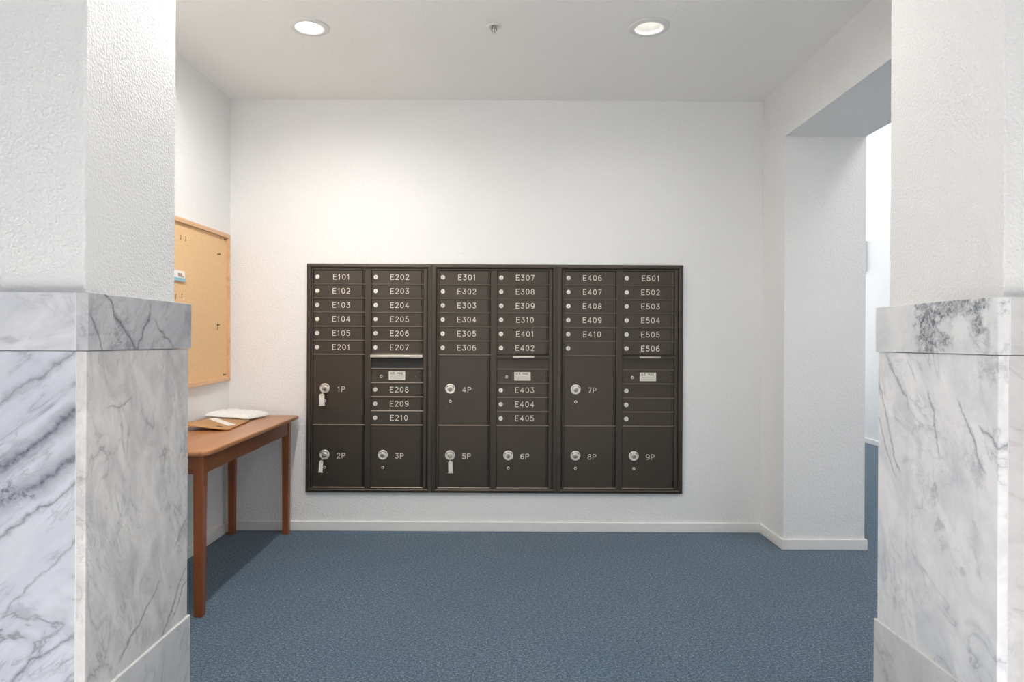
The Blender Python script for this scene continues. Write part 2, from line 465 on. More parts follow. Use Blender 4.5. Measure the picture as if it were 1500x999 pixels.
M['mb_plinth'] = marble('marble_plinth', lin('#e2e0df'), lin('#d0cecf'), lin('#777a80'), 8.4, (R(30), 0, 0), (1, 1.6, 0.8), 4.0, 0.5, 0.04, fine=0.5)

# ------------------------------------------------------------------ the room shell
XL, XR, YB, H = -1.723, 1.6055, 4.27, 2.695
XJ, YJ, ZS = 2.0725, 3.929, 2.377
YF, YBK = 1.65, 2.195                       # front and back of the marble pillars
XC = 4.30                                   # corridor wall
LH = 4.0                                    # lobby height

f = MB(); f.box(-3.6, XC, 1.2, 12.1, -0.12, 0.0)
struct('floor', f, M['carpet'], 'blue loop pile carpet over the whole floor')

f = MB(); f.box(-3.6, XC, -4.2, 1.2, -0.12, 0.0)
struct('floor_lobby', f, M['stone'])  # pale surface chosen as a bounce for the added fill
w = MB(); w.box(XL - 0.15, XJ, YB, YB + 0.15, 0, H)
struct('wall_back', w, M['wall'], 'white textured wall behind the mailboxes')
w = MB(); w.box(XL - 0.15, XL, 2.13, YB, 0, H)
struct('wall_left', w, M['wall'], 'white textured wall with the cork board')

# right wall: stub with its jamb, plus the beam over the opening, one continuous body
w = MB()
prof = [(1.9, ZS), (YJ, ZS), (YJ, 0), (YB, 0), (YB, H), (1.9, H)]
n = len(prof)
w.add([(XR, y, z) for y, z in prof] + [(XJ, y, z) for y, z in prof],
      [tuple(range(n)), tuple(range(2*n - 1, n - 1, -1))] + [(i, (i+1) % n, n + (i+1) % n, n + i) for i in range(n)])
struct('wall_right', w, M['wall'], 'white wall stub and beam framing the side opening')

# mail room ceiling with round openings for two real lamps, two added ones and the sprinkler
LAMPS = [(-0.949, 3.28), (0.681, 3.265), (-0.949, 2.40), (0.681, 2.40)]
SPR = (-0.06, 3.257)
def circle(c, r, n=32): return [Vector((c[0] + r*math.cos(2*math.pi*k/n), c[1] + r*math.sin(2*math.pi*k/n), H)) for k in range(n)]
polys = [[Vector((XL-0.15, 1.70, H)), Vector((XJ, 1.70, H)), Vector((XJ, YB+0.15, H)), Vector((XL-0.15, YB+0.15, H))],
         circle(LAMPS[0], 0.075), circle(LAMPS[1], 0.075), circle(LAMPS[2], 0.075), circle(LAMPS[3], 0.075)]
tri = tessellate_polygon(polys)
flat = [p for q in polys for p in q]
c = MB(); c.add(flat, [tuple(t) for t in tri])
nv = len(flat)
c.add([(p.x, p.y, H + 0.16) for p in polys[0]], [(0, 1, 2, 3)])
for a, b_ in ((0,1),(1,2),(2,3),(3,0)):
    p, q = polys[0][a], polys[0][b_]
    c.add([(p.x,p.y,H),(q.x,q.y,H),(q.x,q.y,H+0.16),(p.x,p.y,H+0.16)], [(0,1,2,3)])
struct('ceiling', c, M['ceil'], 'off-white smooth ceiling of the mail room')

# lobby and corridor (mostly out of frame)
w = MB(); w.box(XC, XC + 0.15, -4.2, 12.1, 0, LH)
struct('wall_corridor', w, M['wall'], 'brightly lit white wall at the end of the side passage')
w = MB(); w.box(XJ - 0.15, XJ, YB + 0.15, 12.1, 0, LH)
struct('wall_passage', w, M['wall'])
w = MB()                                    # far end wall around its window
w.box(XJ, 2.3, 12.1, 12.25, 0, LH); w.box(4.1, XC, 12.1, 12.25, 0, LH)
w.box(2.3, 4.1, 12.1, 12.25, 0, 0.5); w.box(2.3, 4.1, 12.1, 12.25, 3.3, LH)
struct('wall_far', w, M['wall'])
w = MB()                                    # lobby front with its glazed opening
w.box(-3.6, -2.7, -4.35, -4.2, 0, LH); w.box(3.3, XC, -4.35, -4.2, 0, LH)
w.box(-2.7, 3.3, -4.35, -4.2, 0, 0.3); w.box(-2.7, 3.3, -4.35, -4.2, 3.2, LH)
struct('wall_front', w, M['wall'])
w = MB()                                    # lobby left side with a window opening
w.box(-3.75, -3.6, -4.35, -1.0, 0, LH); w.box(-3.75, -3.6, 1.5, 2.2, 0, LH)
w.box(-3.75, -3.6, -1.0, 1.5, 0, 0.3); w.box(-3.75, -3.6, -1.0, 1.5, 3.2, LH)
struct('wall_lobby', w, M['wall'])
w = MB()                                    # lobby ceiling with the corridor skylight
w.box(-3.75, 2.6, -4.35, 12.25, LH, LH + 0.1); w.box(3.8, XC + .15, -4.35, 12.25, LH, LH + 0.1)
w.box(2.6, 3.8, -4.35, 1.4, LH, LH + 0.1); w.box(2.6, 3.8, 3.0, 5.8, LH, LH + 0.1); w.box(2.6, 3.8, 9.4, 12.25, LH, LH + 0.1)  # the gap over the passage lets the added fill through
struct('ceiling_lobby', w, M['ceil'])
w = MB()
for x in (-2.7, -1.2, 0.3, 1.8, 3.25): w.box(x, x + 0.05, -4.31, -4.25, 0.3, 3.2)
for z in (0.3, 2.3, 3.15): w.box(-2.65, 3.25, -4.305, -4.255, z, z + 0.05)
struct('window_1', w, M['fixture'])
w = MB()
for y in (-1.0, -0.18, 0.64, 1.45): w.box(-3.71, -3.65, y, y + 0.05, 0.3, 3.2)
for z in (0.3, 2.3, 3.15): w.box(-3.705, -3.655, -0.95, 1.45, z, z + 0.05)
struct('window_2', w, M['fixture'])
w = MB()
for x in (2.3, 3.18, 4.05): w.box(x, x + 0.05, 12.15, 12.2, 0.5, 3.3)
for z in (0.5, 2.3, 3.25): w.box(2.35, 4.05, 12.155, 12.195, z, z + 0.05)
struct('window_3', w, M['fixture'])

# ------------------------------------------------------------------ baseboards
BH, BT = 0.060, 0.013
def base(name, boxes, label=None):
    m = MB()
    for b in boxes: m.box(*b, 0.0, BH)
    o = obj(name, m, M['base'], None, 0.003)
    return tag(o, label, None, None, 'structure')
base('baseboard_back', [(XL + BT, XR - BT, YB - BT, YB)], 'low white baseboard under the mailboxes')
base('baseboard_left', [(XL, XL + BT, 2.2, YB)], 'low white baseboard behind the table')
base('baseboard_right', [(XR - BT, XR, YJ - BT, YB)], 'short white baseboard on the right wall stub')
base('baseboard_jamb', [(XR, XJ + BT, YJ - BT, YJ)], 'white baseboard on the passage jamb')
base('baseboard_passage', [(XJ, XJ + BT, YJ, 12.1)])
base('baseboard_corridor', [(XC - BT, XC, -4.2, 12.1)], 'white baseboard on the far corridor wall')

# ------------------------------------------------------------------ pillars: painted shaft over marble slabs
def pillar(side):
    s = -1 if side == 'left' else 1
    xcap = 1.0085 if side == 'left' else 1.191      # cap face (distance from the camera axis)
    xlow = xcap + 0.006 + (0.001 if side == 'left' else 0.0)
    xpaint = 1.031 if side == 'left' else 1.2215
    yb = 2.130 if side == 'left' else 2.172
    xout = 3.6 if side == 'left' else 1.75
    ZC0, ZC1, ZP = 1.162, 1.3035, 0.305
    T = 0.026
    p = empty('pillar_' + side, (s * (xcap + 0.2), (YF + YBK) / 2, 0))
    tag(p, ('white textured pillar with grey veined marble cladding beside the table' if side == 'left' else
            'white textured pillar with pale marble cladding beside the side opening'), None, None, 'structure')
    def sbox(xa, xb, y0, y1, z0, z1):
        m = MB(); a, b = sorted((s * xa, s * xb)); m.box(a, b, y0, y1, z0, z1); return m
    # painted shaft and concrete core
    core = sbox(xpaint, xout, 1.672, yb, ZC1 - 0.02, LH)
    obj('painted_shaft', core, M['pillar'], p, 0.006, 3)
    obj('core', sbox(xlow + T, xout, YF + 0.008 + T, YBK - 0.006 - T, 0, ZC1 - 0.02), M['wall'], p)
    mats = {'left': ('mb_l_side', 'mb_l_caps', 'mb_l_front', 'mb_l_capf'),
            'right': ('mb_r_side', 'mb_r_caps', 'mb_r_front', 'mb_r_front')}[side]
    B = 0.0016
    xend = xcap + 0.9 if side == 'left' else xout
    # panels
    obj('wall_slab', sbox(xlow, xlow + T - 0.002, YF + 0.006, YBK - 0.006, ZP, ZC0 - 0.0015), M[mats[0]], p, B)
    obj('wall_slab', sbox(xlow + T, xend, YF + 0.008, YF + 0.008 + T, ZP, ZC0 - 0.0015), M[mats[2]], p, B)
    # caps
    obj('cap_slab', sbox(xcap, xcap + T + 0.004, YF, YBK, ZC0, ZC1), M[mats[1]], p, B)
    obj('cap_slab', sbox(xcap + T + 0.006, xend, YF + 0.001, YF + T + 0.004, ZC0, ZC1), M[mats[3]], p, B)
    obj('cap_slab', sbox(xcap + T + 0.006, xend, YBK - T - 0.004, YBK, ZC0, ZC1), M[mats[1]], p, B)
    # back panel, plinth
    obj('wall_slab', sbox(xlow + T, xend, YBK - 0.006 - T, YBK - 0.006, ZP, ZC0 - 0.0015), M[mats[0]], p, B)
    xpl = xcap + (0.000 if side == 'left' else -0.001)
    obj('plinth_slab', sbox(xpl, xlow + T, YF - 0.004, YBK + 0.003, 0, ZP), M['mb_plinth'], p, 0.003, 3)
    obj('plinth_slab', sbox(xlow + T + 0.002, xend, YF - 0.004, YF + 0.03, 0, ZP), M['mb_plinth'], p, 0.002)
    obj('plinth_slab', sbox(xlow + T + 0.002, xend, YBK - 0.03, YBK + 0.003, 0, ZP), M['mb_plinth'], p, 0.002)
    # caulk joints on the front and the top of the cap
    j = sbox(xlow + T - 0.002, xlow + T, YF + 0.007, YF + 0.03, ZP, ZC0 - 0.0015)
    obj('joint', j, M['caulk'], p)
    obj('joint', sbox(xcap + T + 0.004, xcap + T + 0.006, YF + 0.0005, YF + 0.03, ZC0, ZC1), M['caulk'], p)
    obj('cap_bed', sbox(xcap + T - 0.004, xend, YF + 0.03, YBK - 0.03, ZC1 - 0.02, ZC1 - 0.001), M['caulk'], p)
    return p
pillar('left'); pillar('right')
w = MB(); w.box(-1.031, XJ, 1.70, 2.13, H - 0.02, LH)
struct('beam_front', w, M['pillar'])

# ------------------------------------------------------------------ lettering in single strokes
def arc(cx, cy, rx, ry, a0, a1, n=9):
    return [(cx + rx*math.cos(R(a0 + (a1-a0)*k/n)), cy + ry*math.sin(R(a0 + (a1-a0)*k/n))) for k in range(n+1)]
GL = {
    'E': (0.62, [[(0.62,1),(0,1),(0,0),(0.62,0)], [(0,0.52),(0.5,0.52)]]),
    'P': (0.62, [[(0,0),(0,1),(0.36,1)] + arc(0.36,0.74,0.26,0.26,90,-90,7) + [(0,0.48)]]),
    '0': (0.66, [arc(0.33,0.5,0.31,0.5,0,360,16)]),
    '1': (0.40, [[(0.02,0.80),(0.24,1),(0.24,0)]]),
    '2': (0.62, [arc(0.31,0.72,0.29,0.28,165,-20,8) + [(0.0,0),(0.62,0)]]),
    '3': (0.62, [[(0.04,1),(0.58,1),(0.28,0.60)] + arc(0.29,0.30,0.31,0.30,88,-160,10)]),
    '4': (0.66, [[(0.48,0),(0.48,1),(0,0.30),(0.66,0.30)]]),
    '5': (0.62, [[(0.56,1),(0.10,1),(0.05,0.56)] + arc(0.29,0.32,0.32,0.32,125,-155,11)]),
    '6': (0.62, [[(0.52,0.96)] + arc(0.36,0.60,0.36,0.38,80,180,7) + [(0.0,0.32)], arc(0.31,0.31,0.31,0.31,180,540,18)]),
    '7': (0.60, [[(0,1),(0.60,1),(0.20,0)]]),
    '8': (0.62, [arc(0.31,0.75,0.25,0.25,0,360,14), arc(0.31,0.26,0.31,0.26,0,360,14)]),
    '9': (0.62, [[(0.10,0.04)] + arc(0.26,0.40,0.36,0.38,-100,0,7) + [(0.62,0.68)], arc(0.31,0.69,0.31,0.31,0,360,18)]),
    'U': (0.62, [[(0,1),(0,0.3)] + arc(0.31,0.3,0.31,0.3,180,360,8) + [(0.62,1)]]),
    'S': (0.6, [arc(0.3,0.74,0.28,0.26,40,270,8) + arc(0.3,0.25,0.28,0.25,90,-140,8)]),
    'M': (0.74, [[(0,0),(0,1),(0.37,0.35),(0.74,1),(0.74,0)]]),
    'A': (0.68, [[(0,0),(0.34,1),(0.68,0)], [(0.13,0.36),(0.55,0.36)]]),
    'I': (0.06, [[(0.03,0),(0.03,1)]]),
    'L': (0.56, [[(0,1),(0,0),(0.56,0)]]),
    '.': (0.08, [[(0.0,0.04),(0.08,0.04)]]),
    ' ': (0.34, []),
}
def text_mesh(txt, h, t, gap=0.42, depth=0.0006, mat=None, wide=1.0):
    """strokes in the XZ plane, centred on the origin, facing -Y"""
    tot = sum(GL[ch][0] for ch in txt) * wide + gap * (len(txt) - 1)
    x = -tot / 2; mb = MB(); lift = 0
    for ch in txt:
        wch, lines = GL[ch]
        for ln in lines:
            pts = [Vector(((x + ax*wide) * h, (az - 0.5) * h)) for ax, az in ln]
            q = [pts[0]]
            for p in pts[1:]:
                if (p - q[-1]).length > 1e-5: q.append(p)
            closed = (q[0] - q[-1]).length < 1e-4 and len(q) > 3
            if closed: q.pop()
            elif len(q) > 1:
                q[0] = q[0] - (q[1] - q[0]).normalized() * (t * 0.4)
                q[-1] = q[-1] + (q[-1] - q[-2]).normalized() * (t * 0.4)
            n_ = len(q); L_, R_ = [], []
            for k in range(n_):
                d0 = (q[k] - q[k-1]).normalized() if (k > 0 or closed) else (q[1] - q[0]).normalized()
                d1 = (q[(k+1) % n_] - q[k]).normalized() if (k < n_-1 or closed) else d0
                n0 = Vector((-d0.y, d0.x)); n1_ = Vector((-d1.y, d1.x))
                mdir = n0 + n1_
                mdir = n0 if mdir.length < 1e-3 else mdir.normalized()
                ml = (t/2) / max(0.5, mdir.dot(n0))
                L_.append(q[k] + mdir*ml); R_.append(q[k] - mdir*ml)
            dp = depth + lift * 0.00012; lift = (lift + 1) % 3
            vs = [(p.x, -dp, p.y) for p in L_] + [(p.x, -dp, p.y) for p in R_] + [(p.x, 0, p.y) for p in L_] + [(p.x, 0, p.y) for p in R_]
            fs = []
            for k in range(n_ if closed else n_-1):
                e = (k+1) % n_
                fs += [(k, e, n_+e, n_+k), (k, 2*n_+k, 2*n_+e, e), (n_+k, n_+e, 3*n_+e, 3*n_+k)]
            if not closed: fs += [(0, n_, 3*n_, 2*n_), (n_-1, 3*n_-1, 4*n_-1, 2*n_-1)]
            mb.add(vs, fs)
        x += wch * wide + gap
    return mb.mesh('lettering_' + txt.replace(' ', '_'), mat)

# ------------------------------------------------------------------ mailbox cabinets
PX = 0.00425                          # metres per photograph pixel on the mailbox face
UW = 184.2 * PX
X0 = -291.8 * PX
ZT = CAM_H + 112.4 * PX               # top of the cabinets
ZB = CAM_H - 222.8 * PX
YFACE = YB - 0.020                    # trim face
DOOR_Y = YFACE + 0.0095                # face of the doors, set back from the trim

# shared meshes, centred at their own origin, facing -Y
def lock_small():
    m = MB()
    m.lathe((0,0,0), [(0.0136, 0.0), (0.0136, -0.0040), (0.0120, -0.0058), (0.0085, -0.0062), (0.0080, -0.0056)], 'Y', 20, 0)
    m.box(-0.0011, 0.0011, -0.0060, -0.0050, -0.0042, 0.0042, 1)
    return m.mesh('lock', [M['chrome'], M['dark']])
def lock_parcel():
    m = MB()
    m.lathe((0,0,0), [(0.0315, 0.0), (0.0315, -0.003), (0.0295, -0.0055), (0.0225, -0.0060), (0.0215, -0.0048), (0.0140, -0.0050), (0.0135, -0.0062)],
            'Y', 32, 0)
    m.lathe((0,0,-0.001), [(0.0125, -0.004), (0.0125, -0.012), (0.0105, -0.0145), (0.0060, -0.0150)], 'Y', 24, 1)
    m.box(-0.0014, 0.0014, -0.0158, -0.0146, -0.0065, 0.0045, 2)
    for sgn in (-1, 1):                # the two curved tool slots
        for k in range(3):
            a = R(28 + 10*k); r = 0.0245
            cx, cz = sgn * r * math.cos(a), r * math.sin(a)
            m.box(cx - 0.0019, cx + 0.0019, -0.0068, -0.0054, cz - 0.0024, cz + 0.0024, 2)
    return m.mesh('parcel_lock', [M['chrome'], M['chrome2'], M['dark']])
def lock_ring():
    m = MB()
    m.lathe((0,0,0), [(0.0092, 0.0), (0.0092, -0.003), (0.0080, -0.0040), (0.0045, -0.0036)], 'Y', 18, 0, mis=[0,0,0,1])
    return m.mesh('small_lock', [M['chrome'], M['dark']])
def screw_mesh():
    m = MB(); m.lathe((0,0,0), [(0.0038, 0.0), (0.0036, -0.0014), (0.0020, -0.0024)], 'Y', 10, 0)
    return m.mesh('rivet', [M['screw']])
ME_LOCK, ME_PLOCK, ME_RING, ME_SCREW = lock_small(), lock_parcel(), lock_ring(), screw_mesh()

G = 0.0062                            # gap between neighbouring doors (a rail shows in it)
def door_mesh(w_, h_, name):
    """a sheet metal door with folded edges and a hinge flange; origin at its centre on the face"""
    m = MB()
    hw, hh = w_/2, h_/2
    fx = hw - 0.0135
    m.hexa([(-hw, 0.012, -hh), (fx, 0.012, -hh), (fx, 0.012, hh), (-hw, 0.012, hh),
            (-hw+0.0012, 0.0, -hh+0.0012), (fx-0.0012, 0.0, -hh+0.0012), (fx-0.0012, 0.0, hh-0.0012), (-hw+0.0012, 0.0, hh-0.0012)])
    m.hexa([(fx+0.0006, 0.012, -hh), (hw, 0.012, -hh), (hw, 0.012, hh), (fx+0.0006, 0.012, hh),
            (fx+0.0016, 0.0022, -hh+0.001), (hw-0.004, -0.0006, -hh+0.001), (hw-0.004, -0.0006, hh-0.001), (fx+0.0016, 0.0022, hh-0.001)])
    return m.mesh(name, [M['bronze']])

PITCH = 20.65 * PX
DW = 75.2 * PX
COLS = (10.4 * PX, 96.0 * PX)          # left edge of the two door columns in a unit
Z1 = ZT - 9.2 * PX                     # top of the door grid
ME_DOOR = door_mesh(DW, PITCH - G, 'mailbox_door')
ME_P5 = door_mesh(DW, 5*PITCH - G, 'parcel_door')
ME_P45 = door_mesh(DW, 4.45*PITCH - G, 'parcel_door')

UNITS = [
  dict(a=['E101','E102','E103','E104','E105','E201'], b=['E202','E203','E204','E205','E206','E207'], c=['E208','E209','E210'], p=('1P','2P','3P'), flap='alu',
       label='bronze mailbox cabinet with doors E101 to E210, nearest the table'),
  dict(a=['E301','E302','E303','E304','E305','E306'], b=['E307','E308','E309','E310','E401','E402'], c=['E403','E404','E405'], p=('4P','5P','6P'), flap='bronze',
       label='bronze mailbox cabinet with doors E301 to E405, middle of the three'),
  dict(a=['E406','E407','E408','E409','E410',''], b=['E501','E502','E503','E504','E505','E506'], c=['','',''], p=('7P','8P','9P'), flap='bronze',
       label='bronze mailbox cabinet with doors E406 to E506, nearest the side opening'),
]
LOCKPOS = {}
def sub_on(door, mesh, name, x, z, y=DOOR_Y):
    return inst(name, mesh, (x, y, z), door)

def cabinet(k, spec):
    ux = X0 + k * UW
    r = empty('mailbox_cabinet', (ux + UW/2, YFACE + 0.01, ZB))
    tag(r, spec['label'], 'mailbox', 'mailbox cabinets in the back wall')
    # body: a shallow dark pan standing on the wall face
    b = MB(); b.box(ux + 0.012, ux + UW - 0.012, YFACE + 0.016, YB - 0.0005, ZB + 0.012, ZT - 0.012)
    obj('body', b, M['dark'], r)
    # mitred trim, sloping slightly to the doors
    tl, tt, tb = 0.0275, 0.0255, 0.0215
    e = 0.0006
    ox0, ox1, oz0, oz1 = ux + e, ux + UW - e, ZB, ZT
    ix0, ix1, iz0, iz1 = ux + tl, ux + UW - tl, ZB + tb, ZT - tt
    def trim(o1, o2, i2, i1):
        m = MB()
        def P(p, y): return (p[0], y, p[1])
        mid1 = ((o1[0]*0.3 + i1[0]*0.7), (o1[1]*0.3 + i1[1]*0.7)); mid2 = ((o2[0]*0.3 + i2[0]*0.7), (o2[1]*0.3 + i2[1]*0.7))
        yo, ym, yi, yb_ = YFACE + 0.002, YFACE - 0.001, YFACE + 0.003, YB - 0.0004
        vs = [P(o1, yb_), P(o2, yb_), P(i2, yb_), P(i1, yb_),
              P(o1, yo), P(o2, yo), P(mid2, ym), P(mid1, ym), P(i2, yi), P(i1, yi)]
        m.add(vs, [(0,1,2,3), (0,4,5,1), (4,7,6,5), (7,9,8,6), (2,8,9,3), (1,5,6,8,2), (0,3,9,7,4)])
        return obj('trim', m, M['bronze'], r)
    trim((ox0,oz1),(ox1,oz1),(ix1,iz1),(ix0,iz1))
    trim((ox0,oz0),(ox1,oz0),(ix1,iz0),(ix0,iz0))
    trim((ox0,oz0),(ox0,oz1),(ix0,iz1),(ix0,iz0))
    trim((ox1,oz0),(ox1,oz1),(ix1,iz1),(ix1,iz0))
    # face frame of the cabinet: narrow stiles, head, foot and the wide centre stile
    fy0, fy1 = YFACE + 0.0052, YFACE + 0.0162
    m = MB()
    ca, cb = ux + COLS[0], ux + COLS[1]
    m.box(ix0 + 0.005, ca - 0.0022, fy0, fy1, iz0 + 0.004, iz1 - 0.005)
    m.box(cb + DW + 0.0022, ix1 - 0.005, fy0, fy1, iz0 + 0.004, iz1 - 0.005)
    m.box(ca - 0.0022, cb + DW + 0.0022, fy0, fy1, Z1 + 0.0010, iz1 - 0.005)
    zfoot = Z1 - 15.45*PITCH
    m.box(ca - 0.0022, cb + DW + 0.0022, fy0, fy1, iz0 + 0.004, max(iz0 + 0.006, zfoot - 0.001))
    obj('face_frame', m, M['bronze'], r, 0.0006)
    m = MB(); m.box(ca + DW + 0.0024, cb - 0.0024, fy0 - 0.001, fy1, zfoot, Z1)
    m.box(ca + DW + 0.013, cb - 0.013, fy0 - 0.0028, fy0 - 0.0008, zfoot, Z1)
    obj('centre_stile', m, M['bronze'], r, 0.0006)
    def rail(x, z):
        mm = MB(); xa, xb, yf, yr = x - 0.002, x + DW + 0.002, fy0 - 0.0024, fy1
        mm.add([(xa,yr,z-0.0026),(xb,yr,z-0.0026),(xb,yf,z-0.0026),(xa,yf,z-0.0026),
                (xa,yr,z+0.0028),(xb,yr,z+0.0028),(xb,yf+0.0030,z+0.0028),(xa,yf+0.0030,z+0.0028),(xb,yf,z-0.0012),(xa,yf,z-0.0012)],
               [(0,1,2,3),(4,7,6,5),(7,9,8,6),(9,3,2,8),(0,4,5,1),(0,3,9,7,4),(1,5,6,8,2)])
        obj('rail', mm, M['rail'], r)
    def mail_door(x, z, txt):
        d = inst('mailbox_door', ME_DOOR, (x + DW/2, DOOR_Y, z - PITCH/2), r)
        d['label'] = ('bronze mailbox door engraved %s in white' % txt) if txt else 'bronze mailbox door with a lock and no number'
        lk = sub_on(d, ME_LOCK, 'lock', x + 5.6*PX, z - PITCH*0.50)
        lk.rotation_euler.y = random.uniform(-0.3, 0.3)
        if txt:
            inst('number', text_mesh(txt, 0.0305, 0.0037, 0.40, mat=M['text'], wide=0.98), (x + 40.6*PX, DOOR_Y - 0.0001, z - PITCH*0.49), d)
    def parcel(x, z, n, txt, mesh):
        h = n * PITCH
        d = inst('parcel_door', mesh, (x + DW/2, DOOR_Y, z - h/2), r)
        d['label'] = 'large bronze parcel locker door engraved %s' % txt
        lx, lz = x + 17.0*PX, z - (2.42 * PITCH if n == 5 else 2.14 * PITCH)
        sub_on(d, ME_PLOCK, 'parcel_lock', lx, lz)
        sub_on(d, ME_RING, 'small_lock', lx, lz - 18.3*PX)
        for dx in (-4, 4):
            for dz in (-9.6, -26.6):
                sub_on(d, ME_SCREW, 'rivet', lx + dx*PX, lz + dz*PX)
        inst('number', text_mesh(txt, 0.0305, 0.0037, 0.42, mat=M['text']), (x + 41.2*PX, DOOR_Y - 0.0001, lz - 1.3*PX), d)
        LOCKPOS[txt] = (lx, lz)
    z = Z1
    for i, t in enumerate(spec['a']):
        mail_door(ca, z, t); z -= PITCH; rail(ca, z)
    parcel(ca, z, 5, spec['p'][0], ME_P5); z -= 5*PITCH; rail(ca, z)
    parcel(ca, z, 4.45, spec['p'][1], ME_P45); z -= 4.45*PITCH; rail(ca, z)
    z = Z1
    for i, t in enumerate(spec['b']):
        mail_door(cb, z, t); z -= PITCH
        if i < 5: rail(cb, z)
    # outgoing mail slot: hood with a metal tab over a dark recess
    m = MB()
    yh = YFACE - 0.022
    zz = z + 0.004
    x0, x1 = cb - 0.004, cb + DW + 0.001
    m.add([(x0, DOOR_Y, zz + 0.004), (x1, DOOR_Y, zz + 0.004), (x1, yh, zz - 0.006), (x0, yh, zz - 0.006),
           (x0, DOOR_Y, zz - 0.021), (x1, DOOR_Y, zz - 0.021), (x1, yh, zz - 0.022), (x0, yh, zz - 0.022)],
          [(0,1,2,3), (4,7,6,5), (3,2,6,7), (0,3,7,4), (1,5,6,2), (0,4,5,1)])
    hood = obj('mail_slot_hood', m, M['alu'] if spec['flap'] == 'alu' else M['bronze'], r, 0.0012)
    if spec['flap'] == 'alu': hood['label'] = 'bare metal hood over the mail slot'
    m = MB(); m.box(cb + 23.5*PX, cb + 54*PX, yh - 0.0025, yh + 0.001, zz - 0.0195, zz - 0.0085)
    obj('tab', m, M['alu'], hood, 0.001)
    m = MB(); m.box(cb, cb + DW, DOOR_Y + 0.003, YFACE + 0.0158, z - PITCH + 0.0016, z - 0.016)
    sl = obj('slot_plate', m, M['slotback'] if spec['flap'] == 'alu' else M['bronze'], r)
    z -= PITCH; rail(cb, z)
    # service door with the mail label
    d = inst('service_door', ME_DOOR, (cb + DW/2, DOOR_Y, z - PITCH/2), r)
    d['label'] = 'narrow service door with a white U.S. MAIL label'
    zc = z - PITCH/2
    sub_on(d, ME_RING, 'small_lock', cb + 14.2*PX, zc - 1.0*PX).scale = (0.95, 1, 0.95)
    for dx, dz in ((6, 4.2), (6, -5), (22.6, 4.2), (22.6, -5), (64, -1), (70.5, 6), (70.5, 0.2), (70.5, -6)):
        sub_on(d, ME_SCREW, 'rivet', cb + dx*PX, zc + dz*PX)
    m = MB(); m.box(cb + 25.2*PX, cb + 49.2*PX, DOOR_Y - 0.0012, DOOR_Y, zc - 6.2*PX, zc + 6.2*PX)
    obj('mail_label', m, M['label'], d, 0.0005)
    inst('label_heading', text_mesh('U.S. MAIL', 0.0125, 0.0026, 0.30, 0.0003, M['ink'], 1.05), (cb + 37.2*PX, DOOR_Y - 0.0012, zc + 3.4*PX), d)
    m = MB(); rnd = random.Random(3)
    for li in range(4):
        zz_ = zc - (0.2 + 1.45*li) * PX; xx = cb + 27.6*PX
        while xx < cb + 46.6*PX:
            wl = rnd.uniform(0.004, 0.011)
            m.box(xx, min(xx + wl, cb + 47.2*PX), DOOR_Y - 0.0014, DOOR_Y - 0.0011, zz_ - 0.0009, zz_ + 0.0009); xx += wl + 0.003
    obj('fine_print', m, M['inklight'], d)
    z -= PITCH; rail(cb, z)
    for t in spec['c']:
        mail_door(cb, z, t); z -= PITCH; rail(cb, z)
    parcel(cb, z, 4.45, spec['p'][2], ME_P45); z -= 4.45*PITCH; rail(cb, z)
for k, spec in enumerate(UNITS): cabinet(k, spec)

# keys with tags left in three of the parcel locks
def locker_key(num, dx, tilt, wide, label):
    lx, lz = LOCKPOS[num]
    yk = DOOR_Y - 0.0165
    r = empty('locker_key', (lx, yk - 0.006, lz - 0.06))
    tag(r, label, 'key', 'tagged keys hanging from parcel lockers')
    m = MB()                                              # blade end and flat bow of the key
    m.box(lx - 0.0016, lx + 0.0016, yk - 0.010, yk + 0.0012, lz - 0.005, lz + 0.003)
    m.lathe((lx, yk - 0.016, lz - 0.002), [(0.004, 0.004), (0.0085, 0.0035), (0.0095, 0.0), (0.0085, -0.0035), (0.004, -0.004)], 'Y', 16)
    obj('key', m, M['chrome2'], r)
    m = MB(); cz = lz - 0.021
    m.tube([(lx + dx*0.5 + 0.0035*math.cos(a), yk - 0.016 + 0.002*math.sin(a), cz + 0.013*math.sin(a)) for a in [2*math.pi*k/16 for k in range(16)]], 0.0012, 6, 0, True)
    obj('ring', m, M['chrome'], r)
    # tag
    tz = lz - 0.044; hw = wide/2; L = 0.070
    m = MB(); ct, st = math.cos(tilt), math.sin(tilt)
    def rot(x, z): return (lx + dx + x*ct - z*st, tz + 0.008 + x*st + z*ct)
    pts = [(-hw*0.55, 0.004), (hw*0.55, 0.004), (hw*0.9, -0.004), (hw*0.9, -L+0.008), (hw*1.12, -L), (-hw*1.12, -L), (-hw*0.9, -L+0.008), (-hw*0.9, -0.004)]
    fr = [rot(*p) for p in pts]; nn = len(fr)
    ya, yb_ = yk - 0.018, yk - 0.0135
    m.add([(p[0], ya, p[1]) for p in fr] + [(p[0], yb_, p[1]) for p in fr],
          [tuple(range(nn)), tuple(range(2*nn-1, nn-1, -1))] + [(i, (i+1)%nn, nn+(i+1)%nn, nn+i) for i in range(nn)])
    t = obj('tag', m, M['clear'], r, 0.0008)
    ip = [rot(*p) for p in [(-hw*0.66, -0.010), (hw*0.66, -0.010), (hw*0.66, -L+0.012), (-hw*0.66, -L+0.012)]]
    m = MB(); m.add([(p[0], ya - 0.0004, p[1]) for p in ip] + [(p[0], ya, p[1]) for p in ip],
                    [(0,1,2,3), (4,7,6,5), (0,4,5,1), (1,5,6,2), (2,6,7,3), (3,7,4,0)])
    obj('paper_insert', m, M['paper'], t)
locker_key('1P', -0.010, R(1), 0.036, 'key with a broad white tag hanging from locker 1P')
locker_key('2P', -0.011, R(-4), 0.027, 'key with a narrow tilted tag hanging from locker 2P')
